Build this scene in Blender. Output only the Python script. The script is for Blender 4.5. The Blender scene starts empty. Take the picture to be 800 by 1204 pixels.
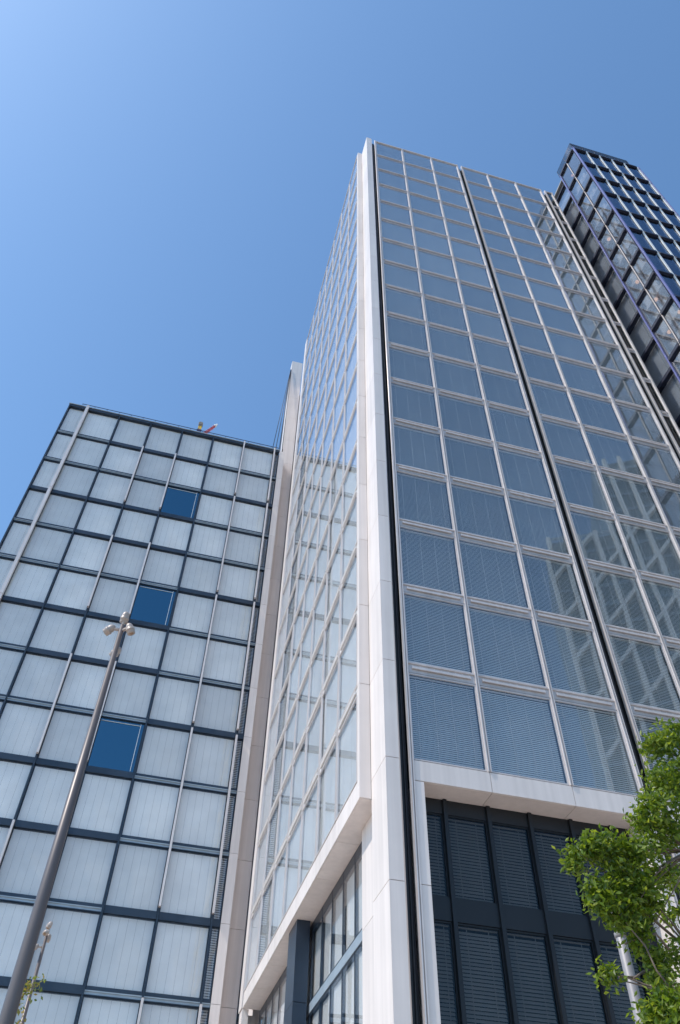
import bpy, bmesh, math, random
from mathutils import Vector, Matrix
random.seed(11)
D = bpy.data
SC = bpy.context.scene
COL = SC.collection
R = math.radians

# ------------------------------------------------------------------ camera
cd = D.cameras.new("camera")
cam = D.objects.new("camera", cd)
COL.objects.link(cam)
cd.sensor_fit = 'VERTICAL'
cd.sensor_height = 36.0
cd.lens = 36.0 * 930.49 / 1204.0
cd.clip_end = 5000
cr = Vector((0.96512544, -0.26127658, 0.01635309))
cu = Vector((-0.20807238, -0.72768778, 0.65358731))
cf = Vector((0.15886711, 0.63419637, 0.75667444))
CP = Vector((-11.62563529, -23.33241656, 1.6))
cam.matrix_world = Matrix(((cr.x, cu.x, -cf.x, CP.x), (cr.y, cu.y, -cf.y, CP.y),
                           (cr.z, cu.z, -cf.z, CP.z), (0, 0, 0, 1)))
SC.camera = cam

# ------------------------------------------------------------------ sky, sun, exposure
SUN_AZ, SUN_EL = 77.0, 52.0           # azimuth measured from -Y towards -X
to_sun = Vector((-math.sin(R(SUN_AZ)) * math.cos(R(SUN_EL)), -math.cos(R(SUN_AZ)) * math.cos(R(SUN_EL)), math.sin(R(SUN_EL))))
W = D.worlds.new("World")
SC.world = W
W.use_nodes = True
wn = W.node_tree
wn.nodes.clear()
sky = wn.nodes.new('ShaderNodeTexSky')
sky.sky_type = 'NISHITA'
sky.sun_disc = False
sky.sun_elevation = R(SUN_EL)
sky.sun_rotation = math.atan2(to_sun.x, to_sun.y)
sky.altitude = 0
sky.air_density = 1.1
sky.dust_density = 1.0
sky.ozone_density = 8.0
bg = wn.nodes.new('ShaderNodeBackground')
bg.inputs['Strength'].default_value = 0.15
wo = wn.nodes.new('ShaderNodeOutputWorld')
wb = wn.nodes.new('ShaderNodeVectorMath')      # warm white balance of the photograph
wb.operation = 'MULTIPLY'
wb.inputs[1].default_value = (0.89, 0.985, 0.925)
wn.links.new(sky.outputs[0], wb.inputs[0])
wn.links.new(wb.outputs[0], bg.inputs['Color'])
wn.links.new(bg.outputs[0], wo.inputs['Surface'])

sl = D.lights.new("sun", 'SUN')
sl.energy = 2.2
sl.angle = R(0.53)
sl.color = (1.0, 0.92, 0.83)
so = D.objects.new("sun", sl)
COL.objects.link(so)
so.location = (-60, -30, 120)
so.rotation_euler = (-to_sun).to_track_quat('-Z', 'Y').to_euler()

SC.view_settings.view_transform = 'Standard'
SC.view_settings.look = 'None'
SC.view_settings.exposure = 0.70
SC.view_settings.gamma = 1.0
SC.render.engine = 'CYCLES'
SC.cycles.use_denoising = True
SC.cycles.max_bounces = 8
SC.cycles.glossy_bounces = 4
SC.cycles.transparent_max_bounces = 20
SC.cycles.caustics_reflective = True
SC.cycles.caustics_refractive = False
SC.cycles.sample_clamp_indirect = 6.0

# ------------------------------------------------------------------ materials
def new_mat(name):
    m = D.materials.new(name)
    m.use_nodes = True
    nt = m.node_tree
    b = nt.nodes['Principled BSDF']
    return m, nt, b

def surf(name, col, rough=0.5, metal=0.0, var=0.06, scale=3.0, streak=0.0, bump=0.0, bscale=40.0, spec=0.5, perobj=0.0):
    """solid surface with noise variation, optional vertical weathering streaks and per-piece tone"""
    m, nt, b = new_mat(name)
    N, L = nt.nodes, nt.links
    b.inputs['Roughness'].default_value = rough
    b.inputs['Metallic'].default_value = metal
    b.inputs['Specular IOR Level'].default_value = spec
    geo = N.new('ShaderNodeNewGeometry')
    no = N.new('ShaderNodeTexNoise')
    no.inputs['Scale'].default_value = scale
    no.inputs['Detail'].default_value = 5
    L.new(geo.outputs['Position'], no.inputs['Vector'])
    mr = N.new('ShaderNodeMapRange')
    mr.inputs['From Min'].default_value = 0.3
    mr.inputs['From Max'].default_value = 0.7
    mr.inputs['To Min'].default_value = 1 - var
    mr.inputs['To Max'].default_value = 1 + var
    L.new(no.outputs['Fac'], mr.inputs['Value'])
    fac = mr.outputs[0]
    if streak:
        mp = N.new('ShaderNodeMapping')
        mp.inputs['Scale'].default_value = (3.5, 3.5, 0.12)
        L.new(geo.outputs['Position'], mp.inputs['Vector'])
        n2 = N.new('ShaderNodeTexNoise')
        n2.inputs['Scale'].default_value = 1.0
        n2.inputs['Detail'].default_value = 4
        L.new(mp.outputs[0], n2.inputs['Vector'])
        m2 = N.new('ShaderNodeMapRange')
        m2.inputs['From Min'].default_value = 0.35
        m2.inputs['From Max'].default_value = 0.75
        m2.inputs['To Min'].default_value = 1.0
        m2.inputs['To Max'].default_value = 1 - streak
        L.new(n2.outputs['Fac'], m2.inputs['Value'])
        mu = N.new('ShaderNodeMath'); mu.operation = 'MULTIPLY'
        L.new(fac, mu.inputs[0]); L.new(m2.outputs[0], mu.inputs[1])
        fac = mu.outputs[0]
    if perobj:
        oi = N.new('ShaderNodeObjectInfo')
        m3 = N.new('ShaderNodeMapRange')
        m3.inputs['To Min'].default_value = 1 - perobj
        m3.inputs['To Max'].default_value = 1 + perobj
        L.new(oi.outputs['Random'], m3.inputs['Value'])
        mu = N.new('ShaderNodeMath'); mu.operation = 'MULTIPLY'
        L.new(fac, mu.inputs[0]); L.new(m3.outputs[0], mu.inputs[1])
        fac = mu.outputs[0]
    vm = N.new('ShaderNodeVectorMath'); vm.operation = 'SCALE'
    vm.inputs[0].default_value = col[:3]
    L.new(fac, vm.inputs['Scale'])
    L.new(vm.outputs[0], b.inputs['Base Color'])
    if bump:
        n3 = N.new('ShaderNodeTexNoise')
        n3.inputs['Scale'].default_value = bscale
        n3.inputs['Detail'].default_value = 3
        L.new(geo.outputs['Position'], n3.inputs['Vector'])
        bp = N.new('ShaderNodeBump')
        bp.inputs['Strength'].default_value = bump
        bp.inputs['Distance'].default_value = 0.02
        L.new(n3.outputs['Fac'], bp.inputs['Height'])
        L.new(bp.outputs[0], b.inputs['Normal'])
    return m

def glass(name, tint, refl=(0.9, 0.95, 1.0), base=0.1, k=1.0, wob=0.003, wscale=0.35):
    """coated window glass: tinted transmission under a mirror-like reflection that grows at grazing angles"""
    m = D.materials.new(name)
    m.use_nodes = True
    nt = m.node_tree
    nt.nodes.clear()
    N, L = nt.nodes, nt.links
    out = N.new('ShaderNodeOutputMaterial')
    tr = N.new('ShaderNodeBsdfTransparent'); tr.inputs[0].default_value = (*[c ** 0.5 for c in tint], 1)     # two faces per sheet
    gl = N.new('ShaderNodeBsdfGlossy'); gl.inputs['Color'].default_value = (*refl, 1)
    gl.inputs['Roughness'].default_value = 0.02
    lw = N.new('ShaderNodeLayerWeight'); lw.inputs['Blend'].default_value = 0.5
    pw = N.new('ShaderNodeMath'); pw.operation = 'POWER'; pw.inputs[1].default_value = 5.0
    L.new(lw.outputs['Facing'], pw.inputs[0])
    ma = N.new('ShaderNodeMath'); ma.operation = 'MULTIPLY_ADD'; ma.use_clamp = True
    ma.inputs[1].default_value = k * (1 - base); ma.inputs[2].default_value = base
    L.new(pw.outputs[0], ma.inputs[0])
    geo = N.new('ShaderNodeNewGeometry')
    oi = N.new('ShaderNodeObjectInfo')
    av = N.new('ShaderNodeVectorMath'); av.operation = 'SCALE'
    cb = N.new('ShaderNodeCombineXYZ')
    L.new(oi.outputs['Random'], cb.inputs[0]); L.new(oi.outputs['Random'], cb.inputs[2])
    L.new(cb.outputs[0], av.inputs[0]); av.inputs['Scale'].default_value = 57.0
    ad = N.new('ShaderNodeVectorMath'); ad.operation = 'ADD'
    L.new(geo.outputs['Position'], ad.inputs[0]); L.new(av.outputs[0], ad.inputs[1])
    no = N.new('ShaderNodeTexNoise'); no.inputs['Scale'].default_value = wscale; no.inputs['Detail'].default_value = 1
    L.new(ad.outputs[0], no.inputs['Vector'])
    bp = N.new('ShaderNodeBump'); bp.inputs['Strength'].default_value = 1.0; bp.inputs['Distance'].default_value = wob
    L.new(no.outputs['Fac'], bp.inputs['Height'])
    L.new(bp.outputs[0], gl.inputs['Normal'])
    mx = N.new('ShaderNodeMixShader')
    L.new(ma.outputs[0], mx.inputs[0]); L.new(tr.outputs[0], mx.inputs[1]); L.new(gl.outputs[0], mx.inputs[2])
    L.new(mx.outputs[0], out.inputs['Surface'])
    return m

M = {}
M['white'] = surf('white_cladding', (0.78, 0.705, 0.665), 0.42, 0.0, 0.03, 0.7, streak=0.14, perobj=0.045)
M['pinkwhite'] = surf('stone_white_cladding', (0.77, 0.69, 0.65), 0.45, 0.0, 0.04, 0.9, streak=0.10, perobj=0.04)
M['alu'] = surf('aluminium', (0.68, 0.62, 0.595), 0.36, 0.25, 0.05, 1.5, streak=0.12)
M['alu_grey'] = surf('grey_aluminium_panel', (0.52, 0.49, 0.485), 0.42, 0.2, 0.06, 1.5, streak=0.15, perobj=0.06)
M['alu_lit'] = surf('sunlit_aluminium', (0.74, 0.71, 0.69), 0.4, 0.1, 0.05, 1.5, streak=0.08)  # left facade transoms: sunshine put into a lighter base colour
M['dark'] = surf('dark_groove_metal', (0.045, 0.043, 0.048), 0.45, 0.2, 0.1, 1.0)
M['navy'] = surf('navy_metal', (0.022, 0.036, 0.058), 0.32, 0.1, 0.10, 1.0, perobj=0.1)
M['navy_deep'] = surf('deep_navy_frame', (0.010, 0.012, 0.016), 0.45, 0.1, 0.10, 1.0)
M['pale_ledge'] = surf('pale_blue_ledge', (0.33, 0.40, 0.46), 0.35, 0.2, 0.08, 2.0, perobj=0.06)
M['core'] = surf('dark_interior', (0.03, 0.034, 0.04), 0.9, 0.0, 0.1, 1.0)
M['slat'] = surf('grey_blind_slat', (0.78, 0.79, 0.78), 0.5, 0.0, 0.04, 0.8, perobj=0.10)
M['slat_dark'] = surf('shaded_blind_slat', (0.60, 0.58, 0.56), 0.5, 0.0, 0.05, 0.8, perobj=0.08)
M['fabric'] = surf('white_fabric_blind', (0.73, 0.715, 0.69), 0.8, 0.0, 0.07, 0.6, perobj=0.12)
M['fabric2'] = surf('pale_fabric_blind', (0.70, 0.70, 0.70), 0.8, 0.0, 0.05, 0.9, perobj=0.05)
M['glass_front'] = glass('blue_coated_glass', (0.87, 0.885, 0.89), (0.92, 0.95, 0.98), 0.10, 1.1)
M['glass_side'] = glass('clear_coated_glass', (0.95, 0.96, 0.96), (0.92, 0.96, 1.0), 0.09, 0.9)
M['glass_block'] = glass('pale_block_glass', (0.96, 0.97, 0.97), (0.95, 0.97, 1.0), 0.06, 1.0)
M['glass_dark'] = glass('dark_podium_glass', (0.42, 0.42, 0.415), (0.60, 0.70, 0.74), 0.03, 0.6)
M['glass_open'] = glass('deep_blue_bare_glass', (0.10, 0.17, 0.24), (0.21, 0.46, 0.60), 0.34, 1.0)
M['glass_stair'] = glass('stair_tower_glass', (0.30, 0.36, 0.44), (0.50, 0.60, 0.74), 0.09, 1.0)
M['glass_stair_side'] = glass('stair_tower_side_glass', (0.80, 0.82, 0.84), (0.86, 0.88, 0.92), 0.20, 1.0)
M['blue'] = surf('violet_blue_paint', (0.13, 0.145, 0.34), 0.38, 0.1, 0.06, 1.0)
M['navy_paint'] = surf('dark_blue_paint', (0.02, 0.025, 0.05), 0.4, 0.1, 0.1, 1.0)
M['stair_wall'] = surf('stair_interior', (0.55, 0.54, 0.53), 0.8, 0.0, 0.2, 0.5)
M['roof'] = surf('roof_membrane', (0.3, 0.3, 0.3), 0.9, 0, 0.1, 0.4)
M['pole'] = surf('brushed_grey_pole', (0.135, 0.115, 0.112), 0.42, 0.25, 0.06, 2.0, streak=0.1)
M['pole_pale'] = surf('pale_grey_pole', (0.34, 0.32, 0.325), 0.5, 0.2, 0.08, 3.0, streak=0.15)
M['lamp_body'] = surf('off_white_lamp_body', (0.42, 0.35, 0.305), 0.4, 0.1, 0.06, 20.0)
M['lamp_lens'] = surf('bronze_lamp_glass', (0.26, 0.165, 0.10), 0.3, 0.2, 0.15, 25.0)
M['red'] = surf('red_paint', (0.55, 0.06, 0.05), 0.4, 0, 0.08, 4.0)
M['yellow'] = surf('yellow_paint', (0.75, 0.48, 0.04), 0.45, 0, 0.08, 4.0)
M['grey'] = surf('grey_paint', (0.22, 0.2, 0.18), 0.5, 0, 0.08, 4.0)
M['indigo'] = surf('indigo_paint', (0.04, 0.04, 0.12), 0.5, 0, 0.08, 4.0)
M['offwhite'] = surf('plain_white_paint', (0.78, 0.78, 0.76), 0.5, 0, 0.04, 4.0)
M['bark'] = surf('bark', (0.17, 0.125, 0.095), 0.9, 0, 0.3, 9.0, bump=0.6, bscale=30)
M['asphalt'] = surf('asphalt', (0.05, 0.05, 0.052), 0.9, 0, 0.2, 0.8, bump=0.3, bscale=60)
M['paving'] = surf('pale_paving', (0.56, 0.48, 0.41), 0.85, 0, 0.12, 0.5, bump=0.2, bscale=40)
M['earth'] = surf('ground_soil', (0.34, 0.30, 0.26), 0.95, 0, 0.2, 0.05)
M['roadpaint'] = surf('road_paint', (0.75, 0.75, 0.72), 0.7, 0, 0.1, 4.0)
M['lattice'] = surf('white_lattice_paint', (0.82, 0.82, 0.8), 0.5, 0, 0.04, 0.6)
M['lattice_glass'] = surf('green_grey_curtain_wall', (0.16, 0.21, 0.23), 0.25, 0.0, 0.35, 0.15)

def lamp_mat():
    m, nt, b = new_mat('warm_ceiling_lamp')
    b.inputs['Base Color'].default_value = (0.8, 0.55, 0.4, 1)
    b.inputs['Emission Color'].default_value = (1.0, 0.55, 0.30, 1)
    b.inputs['Emission Strength'].default_value = 0.5
    return m
M['warm'] = lamp_mat()

def leaf_mat(name, cols):
    m = D.materials.new(name)
    m.use_nodes = True
    nt = m.node_tree
    nt.nodes.clear()
    N, L = nt.nodes, nt.links
    out = N.new('ShaderNodeOutputMaterial')
    geo = N.new('ShaderNodeNewGeometry')
    rp = N.new('ShaderNodeValToRGB')
    e = rp.color_ramp.elements
    e[0].color = (*cols[0], 1); e[1].color = (*cols[-1], 1)
    for i, c in enumerate(cols[1:-1]):
        q = e.new((i + 1) / (len(cols) - 1)); q.color = (*c, 1)
    L.new(geo.outputs['Random Per Island'], rp.inputs[0])
    p = N.new('ShaderNodeBsdfPrincipled')
    p.inputs['Roughness'].default_value = 0.42
    L.new(rp.outputs[0], p.inputs['Base Color'])
    t = N.new('ShaderNodeBsdfTranslucent')
    sc = N.new('ShaderNodeVectorMath'); sc.operation = 'MULTIPLY'
    sc.inputs[1].default_value = (1.9, 1.7, 0.6)
    L.new(rp.outputs[0], sc.inputs[0]); L.new(sc.outputs[0], t.inputs[0])
    mx = N.new('ShaderNodeMixShader'); mx.inputs[0].default_value = 0.48
    L.new(p.outputs[0], mx.inputs[1]); L.new(t.outputs[0], mx.inputs[2])
    L.new(mx.outputs[0], out.inputs['Surface'])
    return m
M['leaf'] = leaf_mat('tree_leaf', [(0.05, 0.10, 0.013), (0.10, 0.17, 0.018), (0.16, 0.235, 0.028), (0.24, 0.30, 0.055)])
M['leaf2'] = leaf_mat('young_leaf', [(0.09, 0.14, 0.03), (0.16, 0.19, 0.05), (0.24, 0.19, 0.08)])

# ------------------------------------------------------------------ mesh helpers
class MB:
    def __init__(self):
        self.v, self.f, self.mi, self.sm = [], [], [], []
    def box(self, x0, x1, y0, y1, z0, z1, mi=0):
        n = len(self.v)
        self.v += [(x0, y0, z0), (x1, y0, z0), (x1, y1, z0), (x0, y1, z0), (x0, y0, z1), (x1, y0, z1), (x1, y1, z1), (x0, y1, z1)]
        for q in ((0, 3, 2, 1), (4, 5, 6, 7), (0, 1, 5, 4), (1, 2, 6, 5), (2, 3, 7, 6), (3, 0, 4, 7)):
            self.f.append(tuple(n + i for i in q)); self.mi.append(mi); self.sm.append(False)
        return self
    def quad(self, a, b, c, d, mi=0):
        n = len(self.v)
        self.v += [a, b, c, d]
        self.f.append((n, n + 1, n + 2, n + 3)); self.mi.append(mi); self.sm.append(False)
        return self
    def rings(self, pts, rad, seg=10, mi=0, cap=True):
        """tube through pts with a radius at each"""
        n0 = len(self.v)
        P = [Vector(p) for p in pts]
        up = None
        for i, p in enumerate(P):
            t = (P[min(i + 1, len(P) - 1)] - P[max(i - 1, 0)]).normalized()
            if up is None:
                up = Vector((0, 0, 1)) if abs(t.z) < 0.9 else Vector((1, 0, 0))
            a = (up - t * up.dot(t)).normalized()
            b = t.cross(a)
            up = a
            for k in range(seg):
                w = 2 * math.pi * k / seg
                self.v.append(tuple(p + (a * math.cos(w) + b * math.sin(w)) * rad[i]))
        for i in range(len(P) - 1):
            for k in range(seg):
                k2 = (k + 1) % seg
                self.f.append((n0 + i * seg + k, n0 + i * seg + k2, n0 + (i + 1) * seg + k2, n0 + (i + 1) * seg + k))
                self.mi.append(mi); self.sm.append(True)
        if cap:
            for i, rev in ((0, True), (len(P) - 1, False)):
                q = [n0 + i * seg + k for k in range(seg)]
                self.f.append(tuple(reversed(q) if rev else q)); self.mi.append(mi); self.sm.append(False)
        return self
    def mesh(self, name, mats):
        me = D.meshes.new(name)
        me.from_pydata(self.v, [], self.f)
        for m in (mats if isinstance(mats, (list, tuple)) else [mats]):
            me.materials.append(m)
        me.polygons.foreach_set('material_index', self.mi)
        me.polygons.foreach_set('use_smooth', self.sm)
        me.update()
        return me

WL = {}      # world location / rotation of each created object
def obj(name, me, parent=None, loc=(0, 0, 0), rz=0.0, label=None):
    o = D.objects.new(name, me)
    COL.objects.link(o)
    loc = Vector(loc)
    if parent is not None:
        o.parent = parent
        pl, pr = WL[parent.name]
        rel = loc - pl
        rel.rotate(Matrix.Rotation(-pr, 3, 'Z'))
        o.location = rel
        o.rotation_euler = (0, 0, rz - pr)
    else:
        o.location = loc
        o.rotation_euler = (0, 0, rz)
    WL[o.name] = (loc, rz)
    if label:
        o['label'] = label
    return o
def thing(name, label, cat, loc, group=None):
    o = obj(name, None, None, loc)
    o['label'] = label; o['category'] = cat
    if group: o['group'] = group
    return o
def tag(o, label, cat, group=None):
    o['label'] = label; o['category'] = cat
    if group: o['group'] = group
    return o
def struct(o):
    o['kind'] = 'structure'
    return o
CACHE = {}
def cached(key, fn):
    if key not in CACHE:
        CACHE[key] = fn()
    return CACHE[key]
def wbox(name, mat, parent, x0, x1, y0, y1, z0, z1, label=None):
    """box part given in world coordinates, origin at its lower centre"""
    c = ((x0 + x1) / 2, (y0 + y1) / 2, z0)
    k = ('b', mat.name, round(x1 - x0, 3), round(y1 - y0, 3), round(z1 - z0, 3))
    me = cached(k, lambda: MB().box(-(x1 - x0) / 2, (x1 - x0) / 2, -(y1 - y0) / 2, (y1 - y0) / 2, 0, z1 - z0).mesh(name, mat))
    return obj(name, me, parent, c, 0, label)

def copy_tree(o, parent=None):
    c = o.copy()
    COL.objects.link(c)
    if parent is not None:
        c.parent = parent
    for ch in list(o.children):
        copy_tree(ch, c)
    return c

# window = frame (part) > pane, blind (sub-parts). local: x along facade, y inwards, z up, origin lower left front of glass
def m_frame(w, h, mat, fw=0.05, fd=0.08):
    def f():
        b = MB()
        b.box(0, fw, 0, fd, 0, h); b.box(w - fw, w, 0, fd, 0, h)
        b.box(fw, w - fw, 0, fd, 0, fw); b.box(fw, w - fw, 0, fd, h - fw, h)
        return b.mesh('window', mat)
    return cached(('fr', round(w, 2), round(h, 2), mat.name, fw), f)
def m_pane(w, h, mat, fw=0.05):
    def f():
        return MB().box(-w / 2 + fw, w / 2 - fw, 0, 0.02, -h / 2 + fw, h / 2 - fw).mesh('pane', mat)
    return cached(('pn', round(w, 2), round(h, 2), mat.name), f)
def m_slats(w, h, mat, pitch=0.085, depth=0.096, ang=66):
    def f():
        b = MB()
        n = int((h - 0.16) / pitch)
        dy, dz = depth / 2 * math.cos(R(ang)), depth / 2 * math.sin(R(ang))
        for i in range(n):
            z = 0.08 + (i + 0.5) * pitch
            b.quad((0.07, -dy, z - dz), (w - 0.07, -dy, z - dz), (w - 0.07, dy, z + dz), (0.07, dy, z + dz))
        b.box(0.06, w - 0.06, -0.035, 0.035, h - 0.09, h - 0.055)
        k = max(2, int(w / 0.62))
        for i in range(k):
            x = w * (i + 0.5) / k
            b.box(x - 0.012, x + 0.012, -0.045, -0.04, 0.06, h - 0.09, 1)
        return b.mesh('blind', [mat, M['slat_dark']])
    return cached(('sl', round(w, 2), round(h, 2), mat.name, pitch, ang), f)
def m_fabric(w, h, mat, n=5, gap=0.009):
    def f():
        b = MB()
        p = (w - 0.1) / n
        for i in range(n):
            x = 0.05 + i * p
            b.box(x + gap / 2, x + p - gap / 2, -0.006 + 0.004 * (i % 2), 0.006 + 0.004 * (i % 2), 0.055, h - 0.055)
        return b.mesh('blind', mat)
    return cached(('fb', round(w, 2), round(h, 2), mat.name, n), f)

def window(parent, org, rz, w, h, frame, pane, blind, bl_off=0.16, tilt=0.25, fw=0.05, label=None, pd=0.03):
    ex = Vector((math.cos(rz), math.sin(rz), 0)); ey = Vector((-math.sin(rz), math.cos(rz), 0))
    o = Vector(org)
    win = obj('window', m_frame(w, h, frame, fw), parent, o, rz, label)
    pn = obj('pane', m_pane(w, h, pane, fw), win, o + ex * (w / 2) + ey * pd + Vector((0, 0, h / 2)), rz)
    pn.rotation_euler = (R(random.uniform(-tilt, tilt)), 0, R(random.uniform(-tilt, tilt)))
    if blind is not None:
        obj('blind', blind, win, o + ey * bl_off, rz)
    return win

# ------------------------------------------------------------------ ground, pavement, road
def sheet(name, mat, x0, x1, y0, y1, z):
    return struct(obj(name, MB().quad((x0, y0, 0), (x1, y0, 0), (x1, y1, 0), (x0, y1, 0)).mesh(name, mat), None, (0, 0, z)))
sheet('ground', M['earth'], -2500, 2500, -2500, 2500, -0.16)
struct(obj('pavement', MB().box(-70, 70, -27, 60, -0.12, 0).mesh('pavement', M['paving'])))
sheet('road', M['asphalt'], -400, 400, -41, -27, -0.145)
struct(obj('far_pavement', MB().box(-70, 90, -47, -41, -0.12, 0).mesh('far_pavement', M['paving'])))
rm = MB()
for i in range(-30, 30):
    rm.quad((i * 8, -34.08, 0), (i * 8 + 4, -34.08, 0), (i * 8 + 4, -33.92, 0), (i * 8, -33.92, 0))
struct(obj('road_markings', rm.mesh('road_markings', M['roadpaint']), None, (0, 0, -0.139)))

# ------------------------------------------------------------------ main tower
ZR = lambda r: 85.494 - 4.2889 * (r - 1)      # centre height of the transom line r (1..16)
TOPF, TOPL, BOT = 89.9, 90.3, 17.06
tower = thing('office_tower', 'tall pale glass tower with a white corner column and dark vertical grooves', 'tower', (6.5, 12.5, 0))
# bodies behind the glazing
wbox('core', M['core'], tower, -2.7, 16.9, 1.75, 25.0, 0, 89.6)
wbox('core', M['core'], tower, -3.5, -2.72, 1.95, 25.0, 16.5, 89.6)
wbox('core', M['core'], tower, -2.7, 17.0, 0.75, 1.74, 16.6, 89.6)
wbox('roof', M['roof'], tower, -3.7, 17.0, 0.4, 25.0, 89.61, 89.75)
for z in range(21):
    z0, z1 = z * 4.2889, min(z * 4.2889 + 4.27, 90.0)
    wbox('cladding_panel', M['pinkwhite'], tower, 17.05, 17.16, 0.45, 12.5, z0, z1)
    wbox('cladding_panel', M['pinkwhite'], tower, 17.05, 17.16, 12.52, 25.2, z0, z1)

# vertical mullions: two flanges with a groove between
def m_mullion(h, w=0.13, d=0.22):
    def f():
        b = MB()
        b.box(-w / 2, -w / 2 + 0.043, 0, d, 0, h)
        b.box(w / 2 - 0.043, w / 2, 0, d, 0, h)
        b.box(-w / 2 + 0.044, w / 2 - 0.044, 0.06, d - 0.01, 0, h, 1)
        return b.mesh('mullion', [M['alu'], M['alu_grey']])
    return cached(('mu', round(h, 2), w), f)
def m_transom(w, lit=False):
    def f():
        b = MB()
        b.box(0, w, 0.07, 0.22, -0.23, 0.17)                 # grey panel
        b.box(0, w, 0.02, 0.21, 0.171, 0.205, 1)             # drip ledge
        b.box(0.18, w - 0.18, -0.01, 0.05, -0.07, 0.03, 1)   # maintenance bar
        b.box(0, w, 0.045, 0.21, -0.255, -0.231, 0)
        k = max(2, int(w / 0.3))
        for i in range(k):
            x = 0.22 + (w - 0.44) * i / (k - 1)
            b.box(x - 0.012, x + 0.012, 0.0, 0.071, 0.032, 0.07, 1)
        for x in (0.2, w - 0.24):
            b.box(x, x + 0.04, 0.051, 0.071, -0.05, 0.01, 0)
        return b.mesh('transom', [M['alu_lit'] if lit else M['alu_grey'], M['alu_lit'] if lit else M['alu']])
    return cached(('tr', round(w, 2), lit), f)

MW = 0.13
fx = [(-2.95, 'f'), (0.0, 'm'), (3.2, 'm'), (6.14, 'f'), (6.67, 'f'), (9.56, 'm'), (12.80, 'm'), (15.74, 'f'), (16.30, 'f'), (17.10, 'f')]
for x, k in fx:
    z0 = 0.0 if k == 'f' else BOT
    obj('mullion', m_mullion(TOPF - z0 + (0.12 if k == 'f' else 0.0), MW if k == 'm' else 0.13), tower, (x, -0.012, z0))
bays = [(-2.95, 0.0, 0.065, 0.065), (0.0, 3.2, 0.065, 0.065), (3.2, 6.14, 0.065, 0.065), (6.67, 9.56, 0.065, 0.065),
        (9.56, 12.80, 0.065, 0.065), (12.80, 15.74, 0.065, 0.065), (16.30, 17.10, 0.065, 0.065)]
for (xa, xb, ga, gb) in bays:
    x0, x1 = xa + ga + 0.003, xb - gb - 0.003
    w = round(x1 - x0, 3)
    for r in range(1, 18):
        zt = (TOPF - 0.16) if r == 1 else ZR(r - 1) - 0.28
        zb = BOT + 0.02 if r == 17 else ZR(r) + 0.24
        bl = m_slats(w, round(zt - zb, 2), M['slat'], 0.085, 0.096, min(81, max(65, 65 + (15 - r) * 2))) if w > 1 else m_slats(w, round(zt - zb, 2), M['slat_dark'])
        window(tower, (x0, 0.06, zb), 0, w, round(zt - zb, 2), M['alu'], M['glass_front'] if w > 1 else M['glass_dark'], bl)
        if r < 17:
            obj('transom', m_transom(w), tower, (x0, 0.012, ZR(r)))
    wbox('coping', M['alu'], tower, x0, x1, 0.0, 0.4, TOPF - 0.155, TOPF + 0.04)

# dark grooves beside the corner column and between the bays
def groove(x0, x1):
    b = MB()
    b.box(x0 - (x0 + x1) / 2, x1 - (x0 + x1) / 2, 0, 0.2, 0, 89.9)
    w = x1 - x0
    for q in (-0.17, 0.17):
        b.box(q * w - 0.02, q * w + 0.02, -0.09, -0.001, 0, 89.45)
    obj('groove_channel', b.mesh('groove_channel', M['dark']), tower, ((x0 + x1) / 2, 0.36, 0))
groove(-3.40, -3.02)
groove(6.21, 6.60)
groove(15.81, 16.23)

for x in (-3.405, -3.03):
    obj('edge_trim', MB().rings([(0, 0, 0), (0, 0, 90.0)], [0.04, 0.04], 12).mesh('edge_trim', M['alu']), tower, (x, 0.035, 0))
# corner column panels (joints open, dark behind)
wbox('column_core', M['dark'], tower, -3.86, -3.47, 0.06, 1.72, 0, 89.9)
JZ = [0] + [12.70 + 4.2889 * k for k in range(-2, 19)] + [90.25]
JZ = sorted(z for z in JZ if z >= 0)
for a, b_ in zip(JZ[:-1], JZ[1:]):
    if b_ - a < 0.3: continue
    wbox('cladding_panel', M['white'], tower, -3.92, -3.42, 0.0, 0.05, a + 0.012, b_ - 0.012)
    wbox('cladding_panel', M['white'], tower, -3.92, -3.865, 0.053, 1.74, a + 0.012, b_ - 0.012)
    wbox('cladding_panel', M['white'], tower, -3.46, -3.42, 0.053, 0.56, a + 0.012, b_ - 0.012)

# left facade (faces -X): local x runs towards -Y
RZL = -math.pi / 2
NY = [5.116 + 3.2262 * i for i in range(7)]
obj('mullion', m_mullion(TOPL - BOT, MW), tower, (-4.405, 24.47, BOT), RZL)
for y in NY[:-1]:
    obj('mullion', m_mullion(TOPL - BOT, 0.12), tower, (-4.405, y, BOT), RZL)
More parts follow.
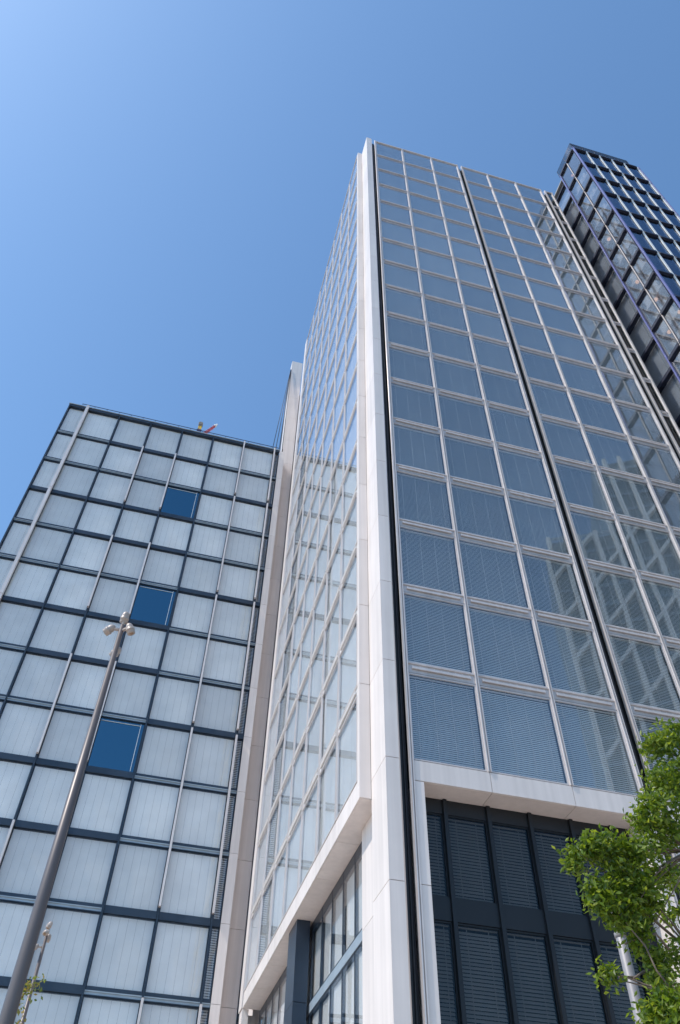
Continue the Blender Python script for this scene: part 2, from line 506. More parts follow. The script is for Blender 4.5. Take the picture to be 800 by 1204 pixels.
# near border and far border
jl = [16.99 + 4.2889 * k for k in range(0, 18)]
jl = [16.30] + jl[1:] + [90.4]
for a, b_ in zip(jl[:-1], jl[1:]):
    wbox('cladding_panel', M['white'], tower, -4.36, -3.93, 1.75, 1.80, a + 0.012, b_ - 0.012)     # front-facing return
    wbox('cladding_panel', M['white'], tower, -4.36, -4.30, 1.803, 2.05, a + 0.012, b_ - 0.012)
    wbox('cladding_panel', M['white'], tower, -4.42, -4.1, 24.57, 25.5, a + 0.012, b_ - 0.012)
wbox('column_core', M['dark'], tower, -4.28, -3.94, 1.82, 2.04, 16.32, 90.3)
lb = [2.05] + NY
for i in range(7):
    ya, yb = lb[i] + (0.003 if i == 0 else 0.063), lb[i + 1] - (0.078 if i == 6 else 0.063)
    w = round(yb - ya, 3)
    for r in range(1, 18):
        zt = (TOPL - 0.12) if r == 1 else ZR(r - 1) - 0.28
        zb = BOT + 0.02 if r == 17 else ZR(r) + 0.24
        h = round(zt - zb, 2)
        window(tower, (-4.385, yb, zb), RZL, w, h, M['alu'], M['glass_side'], m_fabric(w, h, M['fabric2'], 5), 0.14, 0.18)
        if r < 17:
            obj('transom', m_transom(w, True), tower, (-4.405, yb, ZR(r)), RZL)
    wbox('coping', M['alu'], tower, -4.40, -3.95, ya, yb, TOPL - 0.115, TOPL + 0.02)

# front fascia and soffit panels, jambs
def fascia_run(x0, x1, joints):
    xs = [x0] + joints + [x1]
    for a, b_ in zip(xs[:-1], xs[1:]):
        wbox('fascia_panel', M['white'], tower, a + 0.01, b_ - 0.01, 0.04, 0.10, 16.27, 17.04)
        wbox('soffit_panel', M['pinkwhite'], tower, a + 0.01, b_ - 0.01, 0.103, 1.06, 16.26, 16.30)
    wbox('lintel', M['dark'], tower, x0, x1, 0.12, 0.6, 16.31, 17.0)
    for a, b_ in zip([x for x in JZ if x < 16][:-1] + [12.70], [x for x in JZ if x < 16][1:] + [16.25]):
        wbox('jamb_panel', M['white'], tower, x0, x0 + 0.34, 0.04, 1.0, a + 0.012, b_ - 0.012)
        wbox('jamb_panel', M['white'], tower, x1 - 0.34, x1, 0.04, 1.0, a + 0.012, b_ - 0.012)
fascia_run(-2.88, 6.07, [0.0, 3.2])
fascia_run(6.74, 15.67, [9.56, 12.8])
wbox('jamb_panel', M['white'], tower, 16.37, 17.03, 0.04, 1.0, 0, 17.0)

def podium_front(x0, x1, ms):
    xs = [x0] + ms + [x1]
    for m in ms:
        wbox('podium_mullion', M['navy_deep'], tower, m - 0.07, m + 0.07, 0.90, 1.12, 4.2, 16.24)
    wbox('header', M['navy_deep'], tower, x0, x1, 1.0, 1.2, 15.72, 16.255)
    wbox('spandrel', M['navy_deep'], tower, x0, x1, 1.0, 1.3, 12.12, 12.84)
    wbox('spandrel', M['navy_deep'], tower, x0, x1, 1.0, 1.3, 7.85, 8.55)
    wbox('spandrel', M['navy_deep'], tower, x0, x1, 1.0, 1.3, 3.5, 4.2)
    wbox('shopfront', M['navy_deep'], tower, x0, x1, 1.1, 1.3, 0, 3.5)
    for a, b_ in zip(xs[:-1], xs[1:]):
        a2 = a + (0.07 if a != x0 else 0) + 0.004; b2 = b_ - (0.07 if b_ != x1 else 0) - 0.004
        w = round(b2 - a2, 3)
        for zb, zt in ((12.85, 15.715), (8.56, 12.115)):
            h = round(zt - zb, 2)
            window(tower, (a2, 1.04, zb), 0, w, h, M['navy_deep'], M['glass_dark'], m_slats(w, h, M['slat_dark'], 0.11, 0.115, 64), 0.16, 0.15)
    wbox('podium_wall', M['navy_deep'], tower, x0, x1, 1.31, 1.5, 0, 8.5)
podium_front(-2.53, 5.72, [-1.47, 0.17, 1.77, 3.39, 5.0])
podium_front(7.09, 15.32, [8.2, 9.85, 11.5, 13.1, 14.7])

# left soffit, fascia and recessed glazing
ys = [1.75, 5.116, 8.342, 11.57, 14.79, 18.02, 21.25, 24.5]
for a, b_ in zip(ys[:-1], ys[1:]):
    wbox('fascia_panel', M['white'], tower, -4.362, -4.30, a + (0.053 if a < 2 else 0.01), b_ - 0.01, 16.29, 17.05)
    wbox('soffit_panel', M['pinkwhite'], tower, -4.297, -3.38, a + 0.055 if a < 2 else a + 0.01, b_ - 0.01, 16.28, 16.32)
wbox('lintel', M['dark'], tower, -4.27, -3.55, 1.83, 24.5, 16.33, 17.0)
wbox('cladding_panel', M['white'], tower, -3.62, -3.42, 1.76, 4.03, 12.71, 16.27)
wbox('cladding_panel', M['white'], tower, -3.62, -3.42, 1.76, 4.03, 8.42, 12.69)
wbox('cladding_panel', M['white'], tower, -3.62, -3.42, 1.76, 4.03, 0, 8.40)
wbox('cladding_panel', M['white'], tower, -4.36, -4.02, 24.5, 25.4, 0, 16.27)
wbox('cladding_panel', M['white'], tower, -3.95, -3.45, 25.45, 25.6, 0, 16.27)
gy = [4.04 + 1.705 * i for i in range(13)]
wbox('header', M['navy'], tower, -3.40, -3.2, 4.04, 24.5, 15.86, 16.27)
wbox('spandrel', M['pale_ledge'], tower, -3.43, -3.2, 4.04, 24.5, 12.68, 13.04)
wbox('spandrel', M['navy'], tower, -3.40, -3.2, 4.04, 24.5, 12.62, 13.10)
wbox('spandrel', M['navy'], tower, -3.40, -3.2, 4.04, 24.5, 8.2, 8.8)
wbox('podium_wall', M['navy_deep'], tower, -3.38, -3.2, 4.04, 24.5, 0, 8.2)
for i, y in enumerate(gy):
    wbox('podium_mullion', M['navy'], tower, -3.412, -3.3, y - 0.025, y + 0.025, 8.2, 16.26)
    if i < 12:
        w = round(1.705 - 0.06, 3)
        for zb, zt in ((13.11, 15.855), (8.81, 12.61)):
            h = round(zt - zb, 2)
            window(tower, (-3.40, y + 1.705 - 0.03, zb), RZL, w, h, M['navy'], M['glass_side'], m_fabric(w, h, M['fabric'], 3), 0.13, 0.2, 0.02, None, 0.004)
# dark square pillar under the soffit
for z0, z1 in ((0, 4.3), (4.32, 8.7), (8.72, 13.02), (13.04, 16.275)):
    wbox('pillar_casing', M['navy'], tower, -4.15, -3.55, 12.45, 14.1, z0, z1)

# rear shaft beyond the left facade
for k in range(22):
    z0 = 22.5 - 5 * 4.4886 + k * 4.4886
    z1 = min(z0 + 4.4886, 94.0)
    z0 = max(z0, 0)
    if z1 - z0 < 0.2: continue
    wbox('shaft_panel', M['white'], tower, -5.2, -3.80, 30.30, 30.36, z0 + 0.012, z1 - 0.012)
    wbox('shaft_panel', M['white'], tower, -5.2, -5.14, 30.363, 31.4, z0 + 0.012, z1 - 0.012)
wbox('shaft_core', M['dark'], tower, -5.12, -3.83, 30.38, 33.0, 0, 93.9)
wbox('rear_bounce_wall', M['pinkwhite'], tower, -3.6, -3.2, 25.65, 33.0, 0, 88.0)  # tower wall made white to bounce light onto the shaft

# ------------------------------------------------------------------ left office block
YB = 28.76
CX = [-6.1756 - 3.3599 * (6 - i) for i in range(7)]      # C1..C7
BZ = lambda r: 71.55 - 4.4921 * r                        # centre of band r (1..15)
TOPB = 71.77
block = thing('office_block', 'lower pale glass office block with navy floor bands and white poles', 'building', (-16.5, 36, 0))
wbox('core', M['core'], block, -28.1, -5.1, YB + 0.75, 44, 0, TOPB - 0.3)
wbox('roof', M['roof'], block, -28.15, -5.05, YB + 0.5, 44, TOPB - 0.29, TOPB - 0.1)
edges = [-28.25] + CX + [-5.62]
def strips(gi, r):
    if gi <= 1: return r % 3 != 0          # left edge bay and C1-C2
    if gi <= 4: return r % 3 == 2          # C2..C5
    return r % 3 != 2                      # C5..right
def m_band(w, lit):
    def f():
        b = MB()
        if lit:
            b.box(0, w, 0.10, 0.40, 0.07, 0.24, 0)
            b.box(0, w, 0.14, 0.40, -0.17, 0.069, 1)
            b.box(0, w, 0.05, 0.139, -0.02, 0.03, 1)
            b.box(0, w, 0.10, 0.40, -0.22, -0.171, 0)
        else:
            b.box(0, w, 0.10, 0.40, -0.22, 0.24, 0)
            b.box(0, w, 0.07, 0.099, -0.22, -0.17, 0)
        return b.mesh('floor_band', [M['navy'], M['pale_ledge']])
    return cached(('bd', round(w, 2), lit), f)
for i in range(8):
    x0 = edges[i] + (0.10 if i == 0 else 0.062)
    x1 = edges[i + 1] - (0.062 if i < 7 else 0.0)
    w = round(x1 - x0, 3)
    for r in range(1, 16):
        zt = TOPB - 0.32 if r == 1 else BZ(r - 1) - 0.225
        zb = BZ(r) + 0.245
        h = round(zt - zb, 2)
        opened = (i == 4 and r in (3, 6, 9))
        if opened:
            wn_ = window(block, (x0, YB + 0.18, zb), 0, w, h, M['navy'], M['glass_open'], None, 0.2, 0.1, 0.06, 'bare deep blue window with its blinds raised')
            obj('inner_frame', MB().box(w - 0.30, w - 0.27, 0, 0.03, 0.1, h - 0.1).box(0.1, w - 0.31, 0, 0.03, h - 0.26, h - 0.235).mesh('inner_frame', M['offwhite']), wn_, (x0, YB + 0.165, zb))
            obj('blind', MB().box(0.07, w - 0.07, 0, 0.08, h - 0.2, h - 0.07).mesh('blind', M['fabric']), wn_, (x0, YB + 0.32, zb))
        elif i == 7:
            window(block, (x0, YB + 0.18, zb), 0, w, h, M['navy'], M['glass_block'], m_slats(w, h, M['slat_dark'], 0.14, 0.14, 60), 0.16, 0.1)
        else:
            window(block, (x0, YB + 0.18, zb), 0, w, h, M['navy'], M['glass_block'], m_fabric(w, h, M['fabric'], 6 if i else 4), 0.13, 0.45)
        obj('floor_band', m_band(w, strips(i, r)), block, (x0, YB - 0.02, BZ(r)))
    wbox('parapet', M['navy'], block, x0, x1, YB - 0.05, YB + 0.4, TOPB - 0.31, TOPB)
for i, x in enumerate(CX):
    wbox('mullion', M['navy'], block, x - 0.048, x + 0.048, YB - 0.02, YB + 0.42, 0, TOPB)
wbox('corner_post', M['navy'], block, -28.27, -28.155, YB - 0.02, YB + 0.5, 0, TOPB + 0.02)
wbox('side_wall', M['navy'], block, -28.24, -28.12, YB + 0.51, 44, 0, TOPB)
wbox('base_wall', M['navy'], block, -28.1, -5.1, YB + 0.3, YB + 0.7, 0, BZ(15) - 0.3)
wbox('capping', M['pale_ledge'], block, -28.3, -5.6, YB - 0.12, YB + 0.45, TOPB + 0.004, TOPB + 0.10)
# white poles standing proud of the facade
def pole(x, za, zb, w=0.14, d=0.24):
    wbox('facade_pole', M['alu'], block, x - w / 2, x + w / 2, YB - 0.05 - d, YB - 0.05, zb, za)
g = 0.28
for k, (a, b_) in enumerate([(0, 3), (3, 6), (6, 9), (9, 12), (12, 15)]):
    pole(CX[0], TOPB if a == 0 else BZ(a) + 0.05, BZ(b_) + 0.1, 0.27, 0.30)
for c in (2, 3):
    for a, b_ in [(1, 3), (4, 6), (7, 9), (10, 12), (13, 15)]:
        pole(CX[c], BZ(a) + 0.05, BZ(b_) + 0.45)
for c in (5, 6):
    for a, b_ in [(0, 2), (2, 5), (5, 8), (8, 11), (12, 15)]:
        pole(CX[c], TOPB + 0.05 if a == 0 else BZ(a) - 0.15, BZ(b_) + (0.38 if b_ < 11 else 0.45))
# pale strip at the right end, in the shade of the last pole
for r in range(0, 16):
    z1 = TOPB if r == 0 else BZ(r)
    z0 = BZ(r + 1) if r < 15 else 0
    wbox('end_panel', M['white'], block, -5.60, -5.02, YB, YB + 0.06, z0 + 0.012, z1 - 0.012)
    wbox('end_panel', M['white'], block, -5.08, -5.02, YB + 0.063, YB + 0.9, z0 + 0.012, z1 - 0.012)
# roof railing
rail = obj('railing', MB().box(-12.6, 9.0, -0.025, 0.025, 1.05, 1.10).box(-12.6, 9.0, -0.02, 0.02, 0.66, 0.69).mesh('railing', M['navy_deep']), block, (-14.6, YB + 0.5, TOPB + 0.1))
for k in range(18):
    x = -27.15 + k * 1.29
    obj('post', cached('post', lambda: MB().box(-0.02, 0.02, 0.026, 0.06, 0, 1.10).mesh('post', M['navy_deep'])), rail, (x, YB + 0.5, TOPB + 0.1))

# ------------------------------------------------------------------ cables beside the rear shaft
for k, (xb, xt) in enumerate(((-6.40, -5.30), (-6.02, -5.27), (-5.62, -5.25), (-5.26, -5.225))):
    b = MB().rings([(xb, 29.4, TOPB - 0.1), (xt, 30.2, 91.6)], [0.035, 0.03], 6)
    c = obj('roof_cable', b.mesh('roof_cable', M['navy_deep']))
    tag(c, ('leftmost of four dark cables fanning beside the white shaft', 'second dark cable from the left beside the white shaft', 'third dark cable from the left beside the white shaft', 'dark cable nearest the white shaft, rightmost of four')[k], 'cable', 'dark cables fanning beside the white shaft')

# ------------------------------------------------------------------ crane on the block roof
cx, cy, cz = -14.35, 30.0, TOPB - 0.1
crane = thing('rooftop_crane', 'small rooftop crane with yellow mast and red white-tipped boom', 'crane', (cx, cy, cz))
obj('base', MB().box(-0.45, 0.45, -0.3, 0.3, 0, 0.45).box(-0.2, 0.2, -0.2, 0.2, 0.451, 0.9).mesh('base', M['offwhite']), crane, (cx, cy, cz))
obj('turntable', MB().rings([(0, 0, 0.9), (0, 0, 1.15), (0, 0, 1.16), (0, 0, 1.3)], [0.32, 0.32, 0.24, 0.24], 14).mesh('turntable', M['red']), crane, (cx, cy, cz))
obj('engine_box', MB().box(-0.55, -0.05, -0.22, 0.22, 1.31, 2.2).mesh('engine_box', M['indigo']), crane, (cx, cy, cz))
obj('mast', MB().box(-0.34, -0.12, -0.12, 0.12, 2.201, 2.95).box(-0.50, -0.381, -0.1, 0.1, 2.5, 2.9).mesh('mast', M['yellow']), crane, (cx, cy, cz))
obj('winch', MB().rings([(-0.3, -0.25, 3.35), (-0.3, 0.25, 3.35)], [0.25, 0.25], 12).box(-0.45, -0.1, -0.12, 0.12, 2.951, 3.3).mesh('winch', M['grey']), crane, (cx, cy, cz))
def lattice_boom():
    b = MB()
    A, B_ = Vector((0.05, 0, 1.35)), Vector((1.30, 0, 3.75))
    t = (B_ - A)
    n = Vector((t.z, 0, -t.x)).normalized()
    for s in (-1, 1):
        for q in (-1, 1):
            o = n * (0.13 * s) + Vector((0, 0.12 * q, 0))
            b.rings([A + o, B_ + o * 0.5], [0.045, 0.035], 5)
    for i in range(9):
        f0, f1 = i / 9, (i + 1) / 9
        s = 1 if i % 2 else -1
        for q in (-1, 1):
            b.rings([A + t * f0 + n * 0.12 * s + Vector((0, 0.11 * q, 0)), A + t * f1 - n * 0.12 * s + Vector((0, 0.11 * q, 0))], [0.03, 0.03], 4)
    return b
obj('boom', lattice_boom().mesh('boom', M['red']), crane, (cx, cy, cz))
obj('boom_tip', MB().rings([(1.30, -0.12, 3.76), (1.30, 0.12, 3.76)], [0.17, 0.17], 10).rings([(1.25, 0, 3.6), (1.48, 0, 4.1)], [0.12, 0.09], 8).mesh('boom_tip', M['offwhite']), crane, (cx, cy, cz))

# ------------------------------------------------------------------ dark blue stair tower on the right
XR, YR = 17.86, -4.4
SZ = lambda r: 87.147 - 4.4067 * (r - 1)      # centre of rail r (1..19)
TOPS = 91.95
stair = thing('stair_tower', 'slender dark blue glazed tower with violet edges at the upper right', 'tower', (22, 0, 0))
SX = [17.86, 19.43, 20.94, 22.40, 23.86, 25.46]
wbox('core', M['stair_wall'], stair, 19.3, 25.2, -3.0, 9.0, 0, 91.0)
wbox('roof', M['roof'], stair, 18.0, 25.4, -4.2, 9.0, 91.3, 91.5)
wbox('side_wall', M['navy_paint'], stair, 25.42, 25.5, -4.2, 9.0, 0, 91.5)
for r in range(1, 21):
    wbox('floor_slab', M['stair_wall'], stair, 18.85, 25.3, -4.05, 9.0, SZ(r) - 0.15, SZ(r) + 0.15)
for i in range(5):
    x0, x1 = SX[i] + 0.12, SX[i + 1] - 0.12
    w = round(x1 - x0, 3)
    for r in range(1, 20):
        zt = TOPS - 0.45 if r == 1 else SZ(r - 1) - 0.24
        zb = SZ(r) + 0.24
        h = round(zt - zb, 2)
        window(stair, (x0, YR, zb), 0, w, h, M['navy_paint'], M['glass_stair'], None, 0.2, 0.3, 0.03)
def m_rail(w):
    def f():
        return MB().box(0, w, -0.12, 0.2, -0.2, 0.2).box(0.02, w - 0.02, -0.16, -0.121, -0.20, -0.08).mesh('rail', M['navy_paint'])
    return cached(('srail', round(w, 2)), f)
for r in range(0, 20):
    z = TOPS - 0.22 if r == 0 else SZ(r)
    for i in range(5):
        w = SX[i + 1] - SX[i] - 0.24
        obj('rail', m_rail(w), stair, (SX[i] + 0.12, YR, z))
    for a, b_ in ((-4.28, -2.92), (-2.78, -1.50)):
        obj('rail', m_rail(round(b_ - a, 3)), stair, (XR, b_, z), RZL)
    obj('rail', m_rail(round(8.9, 3)), stair, (18.36, 7.5, z - (0.0 if r else 0.9)), RZL)
for i in range(1, 6):
    wbox('fin', M['offwhite'], stair, SX[i] - 0.09, SX[i] + 0.09, YR - 0.06, YR + 0.25, 0, TOPS - 0.02)
wbox('corner_edge', M['blue'], stair, XR - 0.05, XR + 0.08, YR - 0.13, YR + 0.03, 0, TOPS + 0.05)
wbox('corner_edge', M['blue'], stair, XR - 0.05, XR + 0.08, -1.45, -1.32, 0, TOPS + 0.05)
wbox('corner_edge', M['blue'], stair, 25.581, 25.66, YR - 0.12, YR + 0.10, 0, TOPS + 0.05)
wbox('fin', M['pinkwhite'], stair, XR - 0.02, XR + 0.10, -2.88, -2.82, 0, TOPS - 0.02)
wbox('return_wall', M['navy_paint'], stair, 17.98, 18.5, -1.26, -1.18, 0, TOPS - 0.3)
for i, (ya, yb) in enumerate(((-4.28, -2.92), (-2.78, -1.51), (-1.15, 1.6), (1.68, 4.5), (4.58, 7.4))):
    w = round(yb - ya, 3)
    x = XR if i < 2 else 18.36
    for r in range(1, 20):
        zt = TOPS - 0.45 if r == 1 else SZ(r - 1) - 0.24
        if r == 1 and i >= 2: zt -= 0.9
        zb = SZ(r) + 0.24
        h = round(zt - zb, 2)
        win = window(stair, (x, yb, zb), RZL, w, h, M['navy_paint'], M['glass_stair_side'], None, 0.2, 0.3, 0.03)
        if i < 2 and r < 12 and random.random() < 0.35:
            lp = cached('lampdisc', lambda: MB().rings([(0, 0, 0), (0, 0, 0.06)], [0.17, 0.17], 12).mesh('ceiling_lamp', M['warm']))
            obj('ceiling_lamp', lp, win, (x + random.uniform(0.6, 1.1), (ya + yb) / 2 + random.uniform(-0.3, 0.3), zt - 0.2), RZL)
M['bluegrey'] = surf('blue_grey_wall', (0.46, 0.50, 0.56), 0.7, 0.0, 0.15, 0.6)
wbox('added_pale_wall', M['bluegrey'], stair, 18.72, 18.8, -1.15, 7.4, 0, 90.6)  # wall added close behind the recessed glass to lighten that strip
for y in (1.64, 4.54):
    wbox('fin', M['navy_paint'], stair, 18.34, 18.5, y - 0.035, y + 0.035, 0, TOPS - 1.0)
def railing(pts, z, h=1.35, n=5):
    b = MB()
    for a, c in zip(pts[:-1], pts[1:]):
        for k in range(n):
            zz = z + h * (k + 1) / n
            b.rings([(a[0], a[1], zz), (c[0], c[1], zz)], [0.024, 0.024], 4)
        L_ = math.dist(a, c)
        m = max(2, int(L_ / 1.2))
        for k in range(m + 1):
            f = k / m
            x, y = a[0] + (c[0] - a[0]) * f, a[1] + (c[1] - a[1]) * f
            b.rings([(x, y, z - 0.4), (x, y, z + h)], [0.028, 0.028], 4)
    obj('railing', b.mesh('railing', M['navy_paint']), stair, (0, 0, 0))
railing([(17.8, -1.3), (17.8, -4.45), (24.6, -4.45)], TOPS)
railing([(18.3, 6.0), (18.3, -1.1)], TOPS - 0.9, 1.3, 4)

# ------------------------------------------------------------------ lattice tower across the street (seen mirrored in the glass)
LO, LZ = Vector((48.5, -62.0, 0)), R(30)
lat = thing('lattice_tower', 'white lattice fronted tower mirrored in the lower right panes', 'tower', LO)
lat.rotation_euler = (0, 0, LZ)
WL[lat.name] = (LO, LZ)
def lpart(name, b, mat):
    return obj(name, b.mesh(name, mat), lat, LO, LZ)
lpart('body', MB().box(0, 40, -26, -0.7, 0, 108), M['lattice_glass'])
lpart('body', MB().box(12, 40, -26, -0.7, 108.01, 128), M['lattice_glass'])
for k in range(30):
    lpart('floor_edge', MB().box(0.1 if k < 26 else 12.1, 39.9, -0.69, -0.5, 4.2 * k + 3.6, 4.2 * k + 4.2), M['pale_ledge'])
for k in range(14):
    x = 0.1 + k * 3.05
    lpart('lattice_bar', MB().box(x - 0.34, x + 0.34, -0.49, 0.6, 0, 108.5 if x < 11.5 else 128.5), M['lattice'])
for k in range(-5, 14):
    # diagonal rising to the right, clipped to the facade
    x0, z0, x1, z1 = 0.1, k * 9.0, 40.0, k * 9.0 + 42.0
    if z0 < 0:
        x0 += -z0 / 1.05; z0 = 0
    top = 108.0 if z0 > 96 else 128.0
    if z1 > top:
        x1 -= (z1 - top) / 1.05; z1 = top
    if x1 - x0 < 2: continue
    b = MB()
    b.v += [(x0, -0.48, z0 - 0.42), (x1, -0.48, z1 - 0.42), (x1, -0.48, z1 + 0.42), (x0, -0.48, z0 + 0.42), (x0, 0.55, z0 - 0.42), (x1, 0.55, z1 - 0.42), (x1, 0.55, z1 + 0.42), (x0, 0.55, z0 + 0.42)]
    b.f += [(4, 7, 6, 5), (0, 4, 5, 1), (3, 2, 6, 7), (0, 3, 7, 4), (1, 5, 6, 2), (0, 1, 2, 3)]; b.mi += [0] * 6; b.sm += [False] * 6
    lpart('lattice_bar', b, M['lattice'])

# ------------------------------------------------------------------ street lamps with four spotlights
def spot(parent, name, org, head, direc, pole_pt):
    d = Vector(direc).normalized()
    h = Vector(head)
    prof = [(-0.135, 0.008), (-0.128, 0.03), (-0.11, 0.052), (-0.08, 0.068), (-0.04, 0.077), (0.0, 0.079), (0.004, 0.088), (0.034, 0.088), (0.038, 0.078), (0.085, 0.080), (0.10, 0.078), (0.104, 0.072), (0.08, 0.068)]
    prof = [(t * 0.72, q * 0.70) for t, q in prof]
    b = MB().rings([h + d * t for t, _ in prof], [q for _, q in prof], 16, 0, False)
    b.rings([h - d * 0.03, Vector(pole_pt)], [0.022, 0.022], 8)
    hd = obj('lamp_head', b.mesh('lamp_head', M['lamp_body']), parent, org)
    lb = MB().rings([h + d * 0.052, h + d * 0.068, h + d * 0.08], [0.047, 0.045, 0.02], 16)
    obj('lens', lb.mesh('lens', M['lamp_lens']), hd, org)
RC = Vector((0.965, -0.26, 0)); FC = Vector((0.26, 0.965, 0))
def street_lamp(loc, label, top=9.0):
    t = thing('street_lamp', label, 'street lamp', loc, 'tall lamp poles with four spotlights')
    p = MB().rings([(0, 0, 0.35), (0, 0, 2.0), (0, 0, 5.0), (0, 0, top - 0.12)], [0.098, 0.088, 0.066, 0.032], 20)
    obj('pole', p.mesh('pole', M['pole']), t, loc)
    obj('base_plate', MB().rings([(0, 0, 0), (0, 0, 0.05), (0, 0, 0.06), (0, 0, 0.35)], [0.22, 0.22, 0.15, 0.13], 20).mesh('base_plate', M['pole']), t, loc)
    spot(t, 'a', loc, (0.0, 0, top + 0.02), RC * -0.16 + Vector((0, 0, -0.9)) + FC * 0.32, (0, 0, top - 0.16))
    spot(t, 'b', loc, RC * -0.17 + Vector((0, 0, top - 0.20)), RC * -0.78 + Vector((0, 0, -0.6)) + FC * 0.22, (0, 0, top - 0.2))
    spot(t, 'c', loc, RC * 0.13 + Vector((0, 0, top - 0.21)) - FC * 0.03, RC * 0.36 + Vector((0, 0, -0.85)) + FC * 0.2, (0, 0, top - 0.22))
    spot(t, 'd', loc, RC * -0.05 + Vector((0, 0, top - 0.47)) + FC * 0.16, RC * -0.6 + Vector((0, 0, -0.6)) + FC * 0.35, (0, 0, top - 0.45))
    return t
lamp = street_lamp((-12.47, -14.37, 0), 'tall near lamp pole with four spotlights crossing the left block')
lamp2 = copy_tree(lamp)
lamp2.location = (-13.20, -3.2, 0)
lamp2.rotation_euler = (0, 0, R(100))
lamp2['label'] = 'small distant lamp pole with white spotlights at the lower left'

# pale pole beside the tree
pp = thing('pale_pole', 'plain pale grey pole rising into the tree leaves at lower right', 'pole', (-5.03, -13.3, 0))
obj('shaft', MB().rings([(0, 0, 0.3), (0, 0, 3.5), (0, 0, 6.33), (0, 0, 6.36)], [0.085, 0.078, 0.068, 0.05], 18).mesh('shaft', M['pole_pale']), pp, (-5.03, -13.3, 0))
obj('base_plate', MB().rings([(0, 0, 0), (0, 0, 0.05), (0, 0, 0.06), (0, 0, 0.3)], [0.19, 0.19, 0.12, 0.1], 18).mesh('base_plate', M['pole_pale']), pp, (-5.03, -13.3, 0))
obj('collar', MB().rings([(0, 0, 6.02), (0, 0, 6.08)], [0.08, 0.08], 18).mesh('collar', M['pole_pale']), pp, (-5.03, -13.3, 0))

# ------------------------------------------------------------------ trees
def at(px, py, rho):
    d = cf + cr * ((px - 400) / 930.49) + cu * ((602 - py) / 930.49)
    return CP + d * (rho / math.hypot(d.x, d.y))
def leaf(b, p, size, up):
    n = Vector((random.gauss(0, 1), random.gauss(0, 1), random.gauss(0, 1))).normalized()
    n = (n * 0.85 + up * 0.6).normalized()
    a = n.orthogonal().normalized()
    a.rotate(Matrix.Rotation(random.uniform(0, 6.283), 3, n))
    c = n.cross(a)
    w = size * random.uniform(0.2, 0.3)
    l = size * random.uniform(0.8, 1.2)
    dn = n * (-0.18 * l)
    i = len(b.v)
    b.v += [tuple(p), tuple(p + a * l * 0.45 + c * w), tuple(p + a * l + dn), tuple(p + a * l * 0.45 - c * w)]
    b.f.append((i, i + 1, i + 2, i + 3)); b.mi.append(0); b.sm.append(False)
def clump(b, c, r, n, size, flat=0.8):
    k = max(3, n // 9)
    for _ in range(k):
        while True:
            o = Vector((random.uniform(-1, 1), random.uniform(-1, 1), random.uniform(-1, 1)))
            if 0.15 < o.length < 1: break
        q = c + Vector((o.x, o.y, o.z * flat)) * r
        up = (o * 0.6 + Vector((0, 0, 0.8))).normalized()
        for _ in range(n // k):
            leaf(b, q + Vector((random.gauss(0, 1), random.gauss(0, 1), random.gauss(0, 1))) * 0.055, size, up)
def limb(b, a, c, r0, r1, bend=0.15, n=5):
    a, c = Vector(a), Vector(c)
    L_ = (c - a).length
    o = Vector((random.uniform(-1, 1), random.uniform(-1, 1), random.uniform(0, 1))) * bend * L_
    pts, rad = [], []
    for i in range(n + 1):
        f = i / n
        pts.append(a.lerp(c, f) + o * math.sin(math.pi * f) * 0.6 + Vector((random.uniform(-1, 1), random.uniform(-1, 1), 0)) * 0.02 * L_ * (0 < i < n))
        rad.append(r0 + (r1 - r0) * f)
    b.rings(pts, rad, 7)
    return pts

TB = Vector((-3.55, -14.1, 0))
tree = thing('broadleaf_tree', 'leafy green tree at the lower right in front of the podium', 'tree', TB)
CL = [  # px, py, rho, radius, leaves
    (792, 868, 10.6, .28, 260), (770, 878, 10.4, .20, 190), (800, 915, 10.7, .42, 420), (775, 915, 10.3, .24, 240), (772, 945, 10.2, .26, 260),
    (800, 965, 10.6, .42, 420), (758, 965, 10.1, .22, 230), (778, 985, 10.4, .28, 280), (756, 1000, 10.0, .22, 220), (735, 1000, 9.9, .19, 180),
    (712, 992, 9.8, .16, 160), (694, 994, 9.7, .15, 150), (680, 1002, 9.7, .13, 130), (674, 1016, 9.7, .09, 80), (726, 1018, 9.9, .18, 170),
    (706, 1006, 9.8, .13, 110), (800, 1025, 10.8, .36, 330), (775, 1030, 10.3, .24, 220), (750, 1040, 10.0, .24, 240), (722, 1042, 9.8, .15, 140),
    (700, 1042, 9.7, .11, 110), (738, 1062, 9.9, .2, 200), (715, 1066, 9.7, .14, 150), (702, 1058, 9.7, .09, 80), (760, 1064, 10.1, .2, 190),
    (722, 1082, 9.8, .10, 90), (744, 1082, 9.9, .15, 140), (756, 1096, 10.0, .12, 120), (750, 1112, 10.0, .11, 100), (795, 1070, 10.9, .16, 110),
    (798, 1120, 10.4, .20, 190), (776, 1136, 10.2, .15, 130), (772, 1128, 10.1, .1, 90), (784, 1156, 10.2, .22, 200), (772, 1150, 10.0, .1, 80),
    (717, 1150, 9.7, .085, 80), (714, 1141, 9.7, .05, 40), (780, 1188, 9.6, .20, 230), (798, 1180, 9.7, .25, 260), (765, 1200, 9.5, .14, 160), (800, 1204, 9.5, .25, 260)]
fb = MB(); bb = MB()
fork = TB + Vector((0.1, 0.0, 3.2))
bb.rings([TB, TB + Vector((0.02, 0, 1.2)), fork, TB + Vector((0.2, 0.1, 5.5)), TB + Vector((0.15, 0.2, 8.2))], [0.17, 0.13, 0.11, 0.07, 0.02], 10)
hubs = [at(812, 1000, 10.6), at(815, 1120, 10.5), at(815, 900, 10.8), at(795, 1170, 9.9)]
for hb in hubs:
    limb(bb, fork + Vector((0, 0, random.uniform(-0.6, 0.4))), hb, 0.035, 0.014)
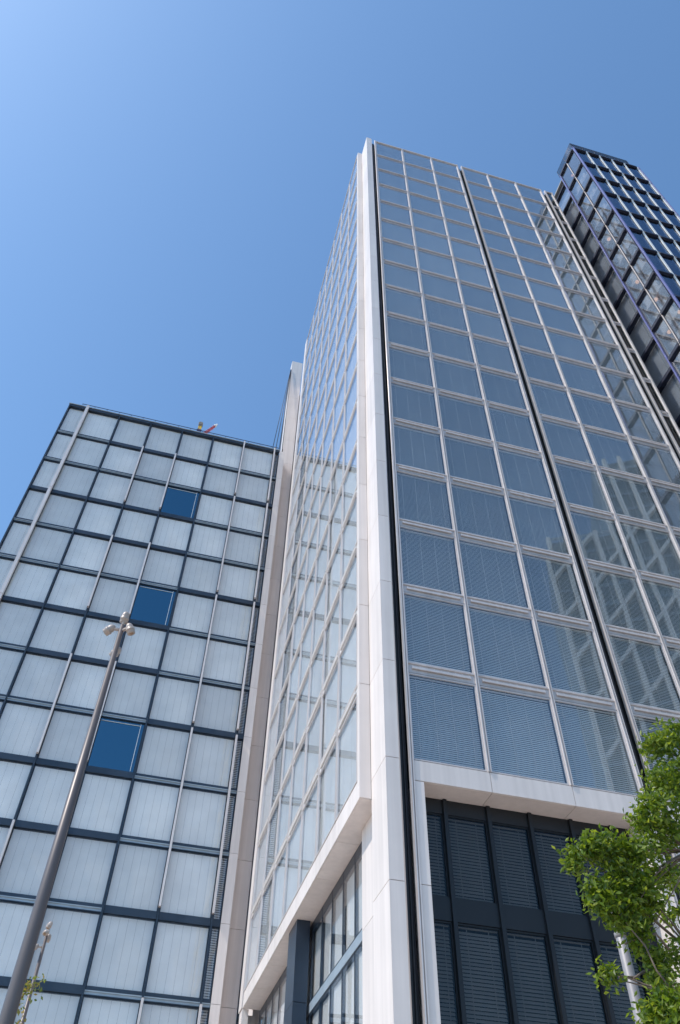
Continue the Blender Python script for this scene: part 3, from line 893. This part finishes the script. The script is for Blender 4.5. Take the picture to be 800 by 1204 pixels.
for (px, py, rho, r, n) in CL:
    c = at(px, py, rho)
    hb = hubs[0] if 1050 < py < 1130 and px < 765 else min(hubs, key=lambda q: (q - c).length)
    limb(bb, hb, c, 0.012, 0.004, 0.12)
    clump(fb, c, r * 0.86, int(n * 1.55), random.uniform(0.07, 0.095))
# rest of the crown outside the frame, round the trunk
for _ in range(46):
    th = random.uniform(0, 6.283); rr = random.uniform(0.3, 1.9); z = random.uniform(4.6, 8.8)
    c = Vector((TB.x + 0.5 + rr * math.cos(th), TB.y + 0.2 + rr * math.sin(th), z))
    d = c - CP
    wdep = d.dot(cf)
    px = 400 + 930.49 * d.dot(cr) / wdep; py = 602 - 930.49 * d.dot(cu) / wdep
    if px < 835 and 0 < py < 1240: continue
    limb(bb, TB + Vector((0.15, 0.1, min(z - 0.5, 5.5))), c, 0.02, 0.006)
    clump(fb, c, 0.36, 240, 0.09)
# bare twigs crossing the pole
for a, c in (((735, 1110), (772, 1098)), ((772, 1098), (786, 1116)), ((745, 1150), (768, 1138)), ((728, 1148), (748, 1150))):
    limb(bb, at(a[0], a[1], 9.9), at(c[0], c[1], 10.1), 0.010, 0.018, 0.05)
obj('trunk', bb.mesh('trunk', M['bark']), tree, (0, 0, 0))
fo = obj('foliage', fb.mesh('foliage', M['leaf']), tree, (0, 0, 0)); fo['kind'] = 'stuff'

SB = Vector((-12.95, -11.3, 0))
sap = thing('young_tree', 'young tree with a thin leafy shoot at the lower left corner', 'tree', SB)
fb = MB(); bb = MB()
bb.rings([SB, SB + Vector((0.02, 0, 1.5)), SB + Vector((0, 0, 3.6))], [0.06, 0.05, 0.03], 8)
for _ in range(16):
    th = random.uniform(0, 6.283); z = random.uniform(2.4, 4.0); rr = random.uniform(0.2, 0.8)
    c = SB + Vector((rr * math.cos(th), rr * math.sin(th), z))
    limb(bb, SB + Vector((0, 0, z - 0.5)), c, 0.015, 0.005)
    clump(fb, c, 0.3, 120, 0.09)
tip = [at(14, 1192, 12), at(22, 1178, 12), at(30, 1167, 12), at(38, 1160, 12), at(45, 1155, 12)]
bb.rings([SB + Vector((0, 0, 3.5)), *tip], [0.02, 0.012, 0.009, 0.007, 0.006, 0.004], 6)
for i, q in enumerate(tip):
    clump(fb, q, 0.045, 18, 0.055)
    if i < 4: clump(fb, (q + tip[i + 1]) / 2, 0.04, 18, 0.055)
limb(bb, SB + Vector((0, 0, 3.5)), at(24, 1200, 12), 0.012, 0.005)
clump(fb, at(24, 1208, 12), 0.07, 30, 0.06)
obj('trunk', bb.mesh('trunk', M['bark']), sap, (0, 0, 0))
fo = obj('foliage', fb.mesh('foliage', M['leaf2']), sap, (0, 0, 0)); fo['kind'] = 'stuff'
